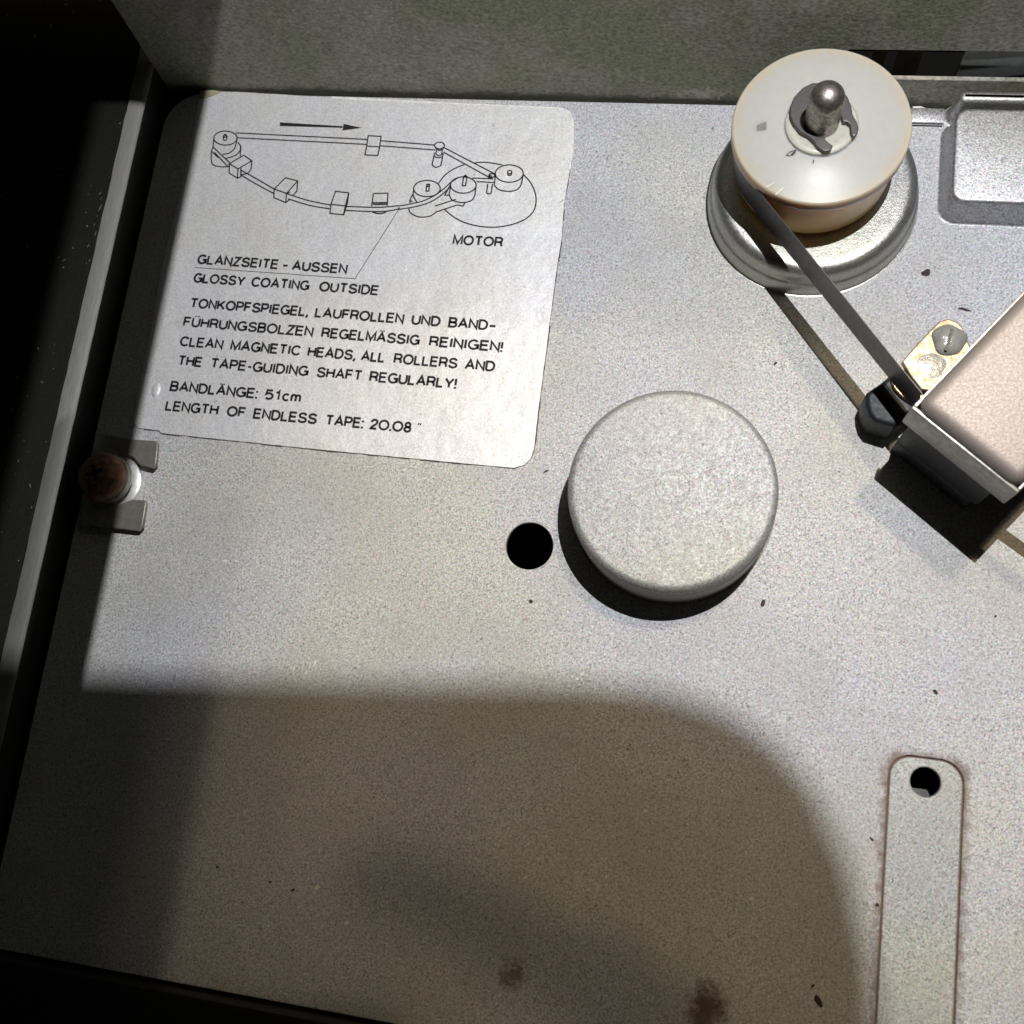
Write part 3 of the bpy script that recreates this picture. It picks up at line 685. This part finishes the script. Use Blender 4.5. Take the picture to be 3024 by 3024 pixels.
# ------------------------------------------------------------------ rusty screw and forked clip at left
c_top = at(282, 1398, 8.5); ax = c_top.to_2d()
sw = thing('forked_clip', 'dull zinc forked clip held over the deck edge by the rusty screw', 'clip', (ax.x, ax.y, 0))
def zz(x, y): return (x * .3623, 1100 + y * .3623)
fork = [(1100, 545), (1275, 556), (1285, 580), (1275, 640), (1262, 755), (1240, 782), (1140, 770), (1105, 735)]
fork_in = [at(*zz(x, y), 2.6).to_2d()[:] for x, y in ((775, 490), (1080, 545), (1270, 556), (1286, 580), (1272, 740), (1245, 778), (1140, 752), (1085, 690), (960, 640), (800, 760), (800, 980), (960, 1080), (1075, 1035), (1175, 1040), (1190, 1065), (1160, 1250), (1128, 1288), (920, 1265), (655, 1235))]
put('fork', poly(fork_in, 1.6, 2.6, bevel=.2), M_zinc, sw)
put('bright_ring', lathe((ax.x + .3, ax.y), [(3.6, .02), (5.75, .02), (5.85, .3), (5.8, 1.0), (5.5, 1.25), (3.6, 1.3)], 72), M_chrome, sw)
put('washer', lathe((ax.x, ax.y), [(2, 3.0), (5.15, 3.0), (5.3, 3.2), (5.3, 4.3), (5.1, 4.55), (2, 4.55)], 72), M_zinc, sw)
sc = thing('rusty_screw', 'rusty cross head screw with domed head in the shade of the left board', 'screw', (ax.x, ax.y, 4.6))
hp = [(0, 4.7), (4.9, 4.7), (5.15, 5.0), (5.2, 5.8)] + [(5.2 * math.cos(t), 5.8 + 3.4 * math.sin(t)) for t in [i / 10 * math.pi / 2 for i in range(1, 10)]] + [(0, 9.2)]
hm = lathe((ax.x, ax.y), hp, 64)
ho = bpy.data.objects.new('h', hm); link(ho)
cr = []
for (wx, wy) in ((2.6, .62), (.62, 2.6)):
    b_ = box(-wx, -wy, 6.6, wx, wy, 12)
    for v in b_.vertices:
        k_ = 1.0 if v.co.z > 10 else .55
        x, y = v.co.x * k_, v.co.y * k_; a = math.radians(28)
        v.co = (ax.x + x * math.cos(a) - y * math.sin(a), ax.y + x * math.sin(a) + y * math.cos(a), v.co.z)
    o_ = link(bpy.data.objects.new('c', b_)); cr.append(o_)
    md = ho.modifiers.new('b', 'BOOLEAN'); md.operation = 'DIFFERENCE'; md.object = o_; md.solver = 'EXACT'
bpy.context.view_layer.update()
hm2 = bpy.data.meshes.new_from_object(ho.evaluated_get(bpy.context.evaluated_depsgraph_get()))
for o_ in cr + [ho]: bpy.data.objects.remove(o_)
put('head', hm2, M_rust, sc)
put('shank', lathe((ax.x, ax.y), [(1.9, -6), (1.9, 4.9)], 32), M_zinc, sc)

# ------------------------------------------------------------------ small dirt
def flecks(name, lst, mat, label_):
    mes = []
    for (x, y, r, st, an) in lst:
        p = at(x, y, .05); pts = []
        for i in range(9):
            t = 6.283185 * i / 9; rr_ = r * random.uniform(.65, 1.15)
            a = math.radians(an); u_, v_ = rr_ * st * math.cos(t), rr_ * math.sin(t)
            pts.append((p.x + u_ * math.cos(a) - v_ * math.sin(a), p.y + u_ * math.sin(a) + v_ * math.cos(a)))
        mes.append(poly(pts, .02, .12))
    return tag(put(name, join(*mes), mat), label_, 'dirt', kind='stuff')
flecks('dirt_specks', [(1568, 1776, .38, 1.2, 30), (2253, 1782, .5, 1.5, 70), (2735, 806, .75, 1.4, 50), (2849, 914, .3, 4.5, -10), (2762, 2044, .35, 1.8, -40), (2419, 2960, .6, 2.2, -55),
                       (2400, 2912, .2, 2.5, 60), (2575, 2478, .22, 2.2, -40), (2591, 2672, .3, 1.3, 0), (1612, 1392, .2, 3, 30), (642, 2560, .3, 1, 0), (798, 2605, .26, 1.4, 0), (865, 2628, .3, 1.8, 40),
                       (2290, 1073, .3, 1.4, 60), (2700, 1500, .25, 1, 0), (2940, 1820, .25, 1, 0)], M_dust, 'scattered dark dirt specks lying on the silver deck')
flecks('pale_chips', [(1720, 1990, .35, 1.6, 50), (1705, 2005, .3, 1.2, 10), (2672, 326, .55, 2.4, 8), (2712, 321, .6, 2.8, -12), (664, 1657, .36, 1.3, 0), (696, 1657, .3, 1.2, 0), (937, 2620, .4, 1.4, 40), (930, 1960, .18, 4, 80), (905, 1985, .16, 4, 75), (868, 1975, .16, 4, 85),
                      (1022, 2726, .3, 1.8, 20), (1906, 2395, .33, 1.2, 0), (725, 2395, .25, 2.5, 40), (1550, 2592, .25, 2, 30), (2220, 2655, .33, 1.4, 30), (1790, 2590, .25, 1.3, 0), (590, 2380, .25, 1, 0), (1385, 2330, .25, 1, 0)],
       M_fleck, 'scattered pale chips and nicks on the silver deck')

# ------------------------------------------------------------------ things above the camera that throw the shade
EDGE = -121.7; zl = 206.0
xe = LAMP.x + (EDGE - LAMP.x) * (LAMP.z - zl) / LAMP.z
xn = LAMP.x + (-132.0 - LAMP.x) * (LAMP.z - zl) / (LAMP.z - 8) - .1
tag(put('added_shade_bar', poly([(xe, -120), (xe, 175), (xe - 60, 175), (xe - 60, 123.3), (xn + .9, 122.6), (xn + .9, -120)], zl, zl + 1), M_black, base=(xe - 2, 20, zl)), 'unseen flat black bar added to shade the left edge of the deck', 'shade blocker')  # added unseen bar that keeps the lamp off the deck's left edge
tag(put('added_shade_board', poly([(13, -140), (13, 200), (-120, 200), (-120, -140)], 250, 256, bevel=.5), M_black, base=(-60, 20, 250)), 'unseen black board added to keep warm light off the left of the deck', 'cabinet top')  # added unseen board that blocks the warm lights at left
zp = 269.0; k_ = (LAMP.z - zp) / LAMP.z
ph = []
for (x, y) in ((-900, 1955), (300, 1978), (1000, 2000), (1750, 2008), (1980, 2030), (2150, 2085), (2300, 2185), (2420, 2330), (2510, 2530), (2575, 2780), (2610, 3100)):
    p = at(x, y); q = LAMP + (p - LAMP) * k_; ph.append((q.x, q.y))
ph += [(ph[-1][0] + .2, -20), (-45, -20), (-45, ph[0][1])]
phone = thing('smartphone', 'dark unseen smartphone over the deck, its outline shaped to throw the front shade', 'phone', (-20, 0, zp))
put('case', poly(ph, zp, zp + 6, bevel=.3), M_black, phone)  # outline projected back from the shade it should throw
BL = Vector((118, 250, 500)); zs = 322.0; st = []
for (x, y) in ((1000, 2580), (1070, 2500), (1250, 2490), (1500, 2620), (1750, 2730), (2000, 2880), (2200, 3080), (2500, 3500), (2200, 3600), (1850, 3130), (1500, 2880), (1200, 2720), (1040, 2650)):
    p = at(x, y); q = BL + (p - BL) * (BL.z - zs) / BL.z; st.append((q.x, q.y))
put('added_shade_strip', poly(st, zs, zs + 1), M_black, phone)  # added unseen strip, outlined to throw a soft band of shade at the front
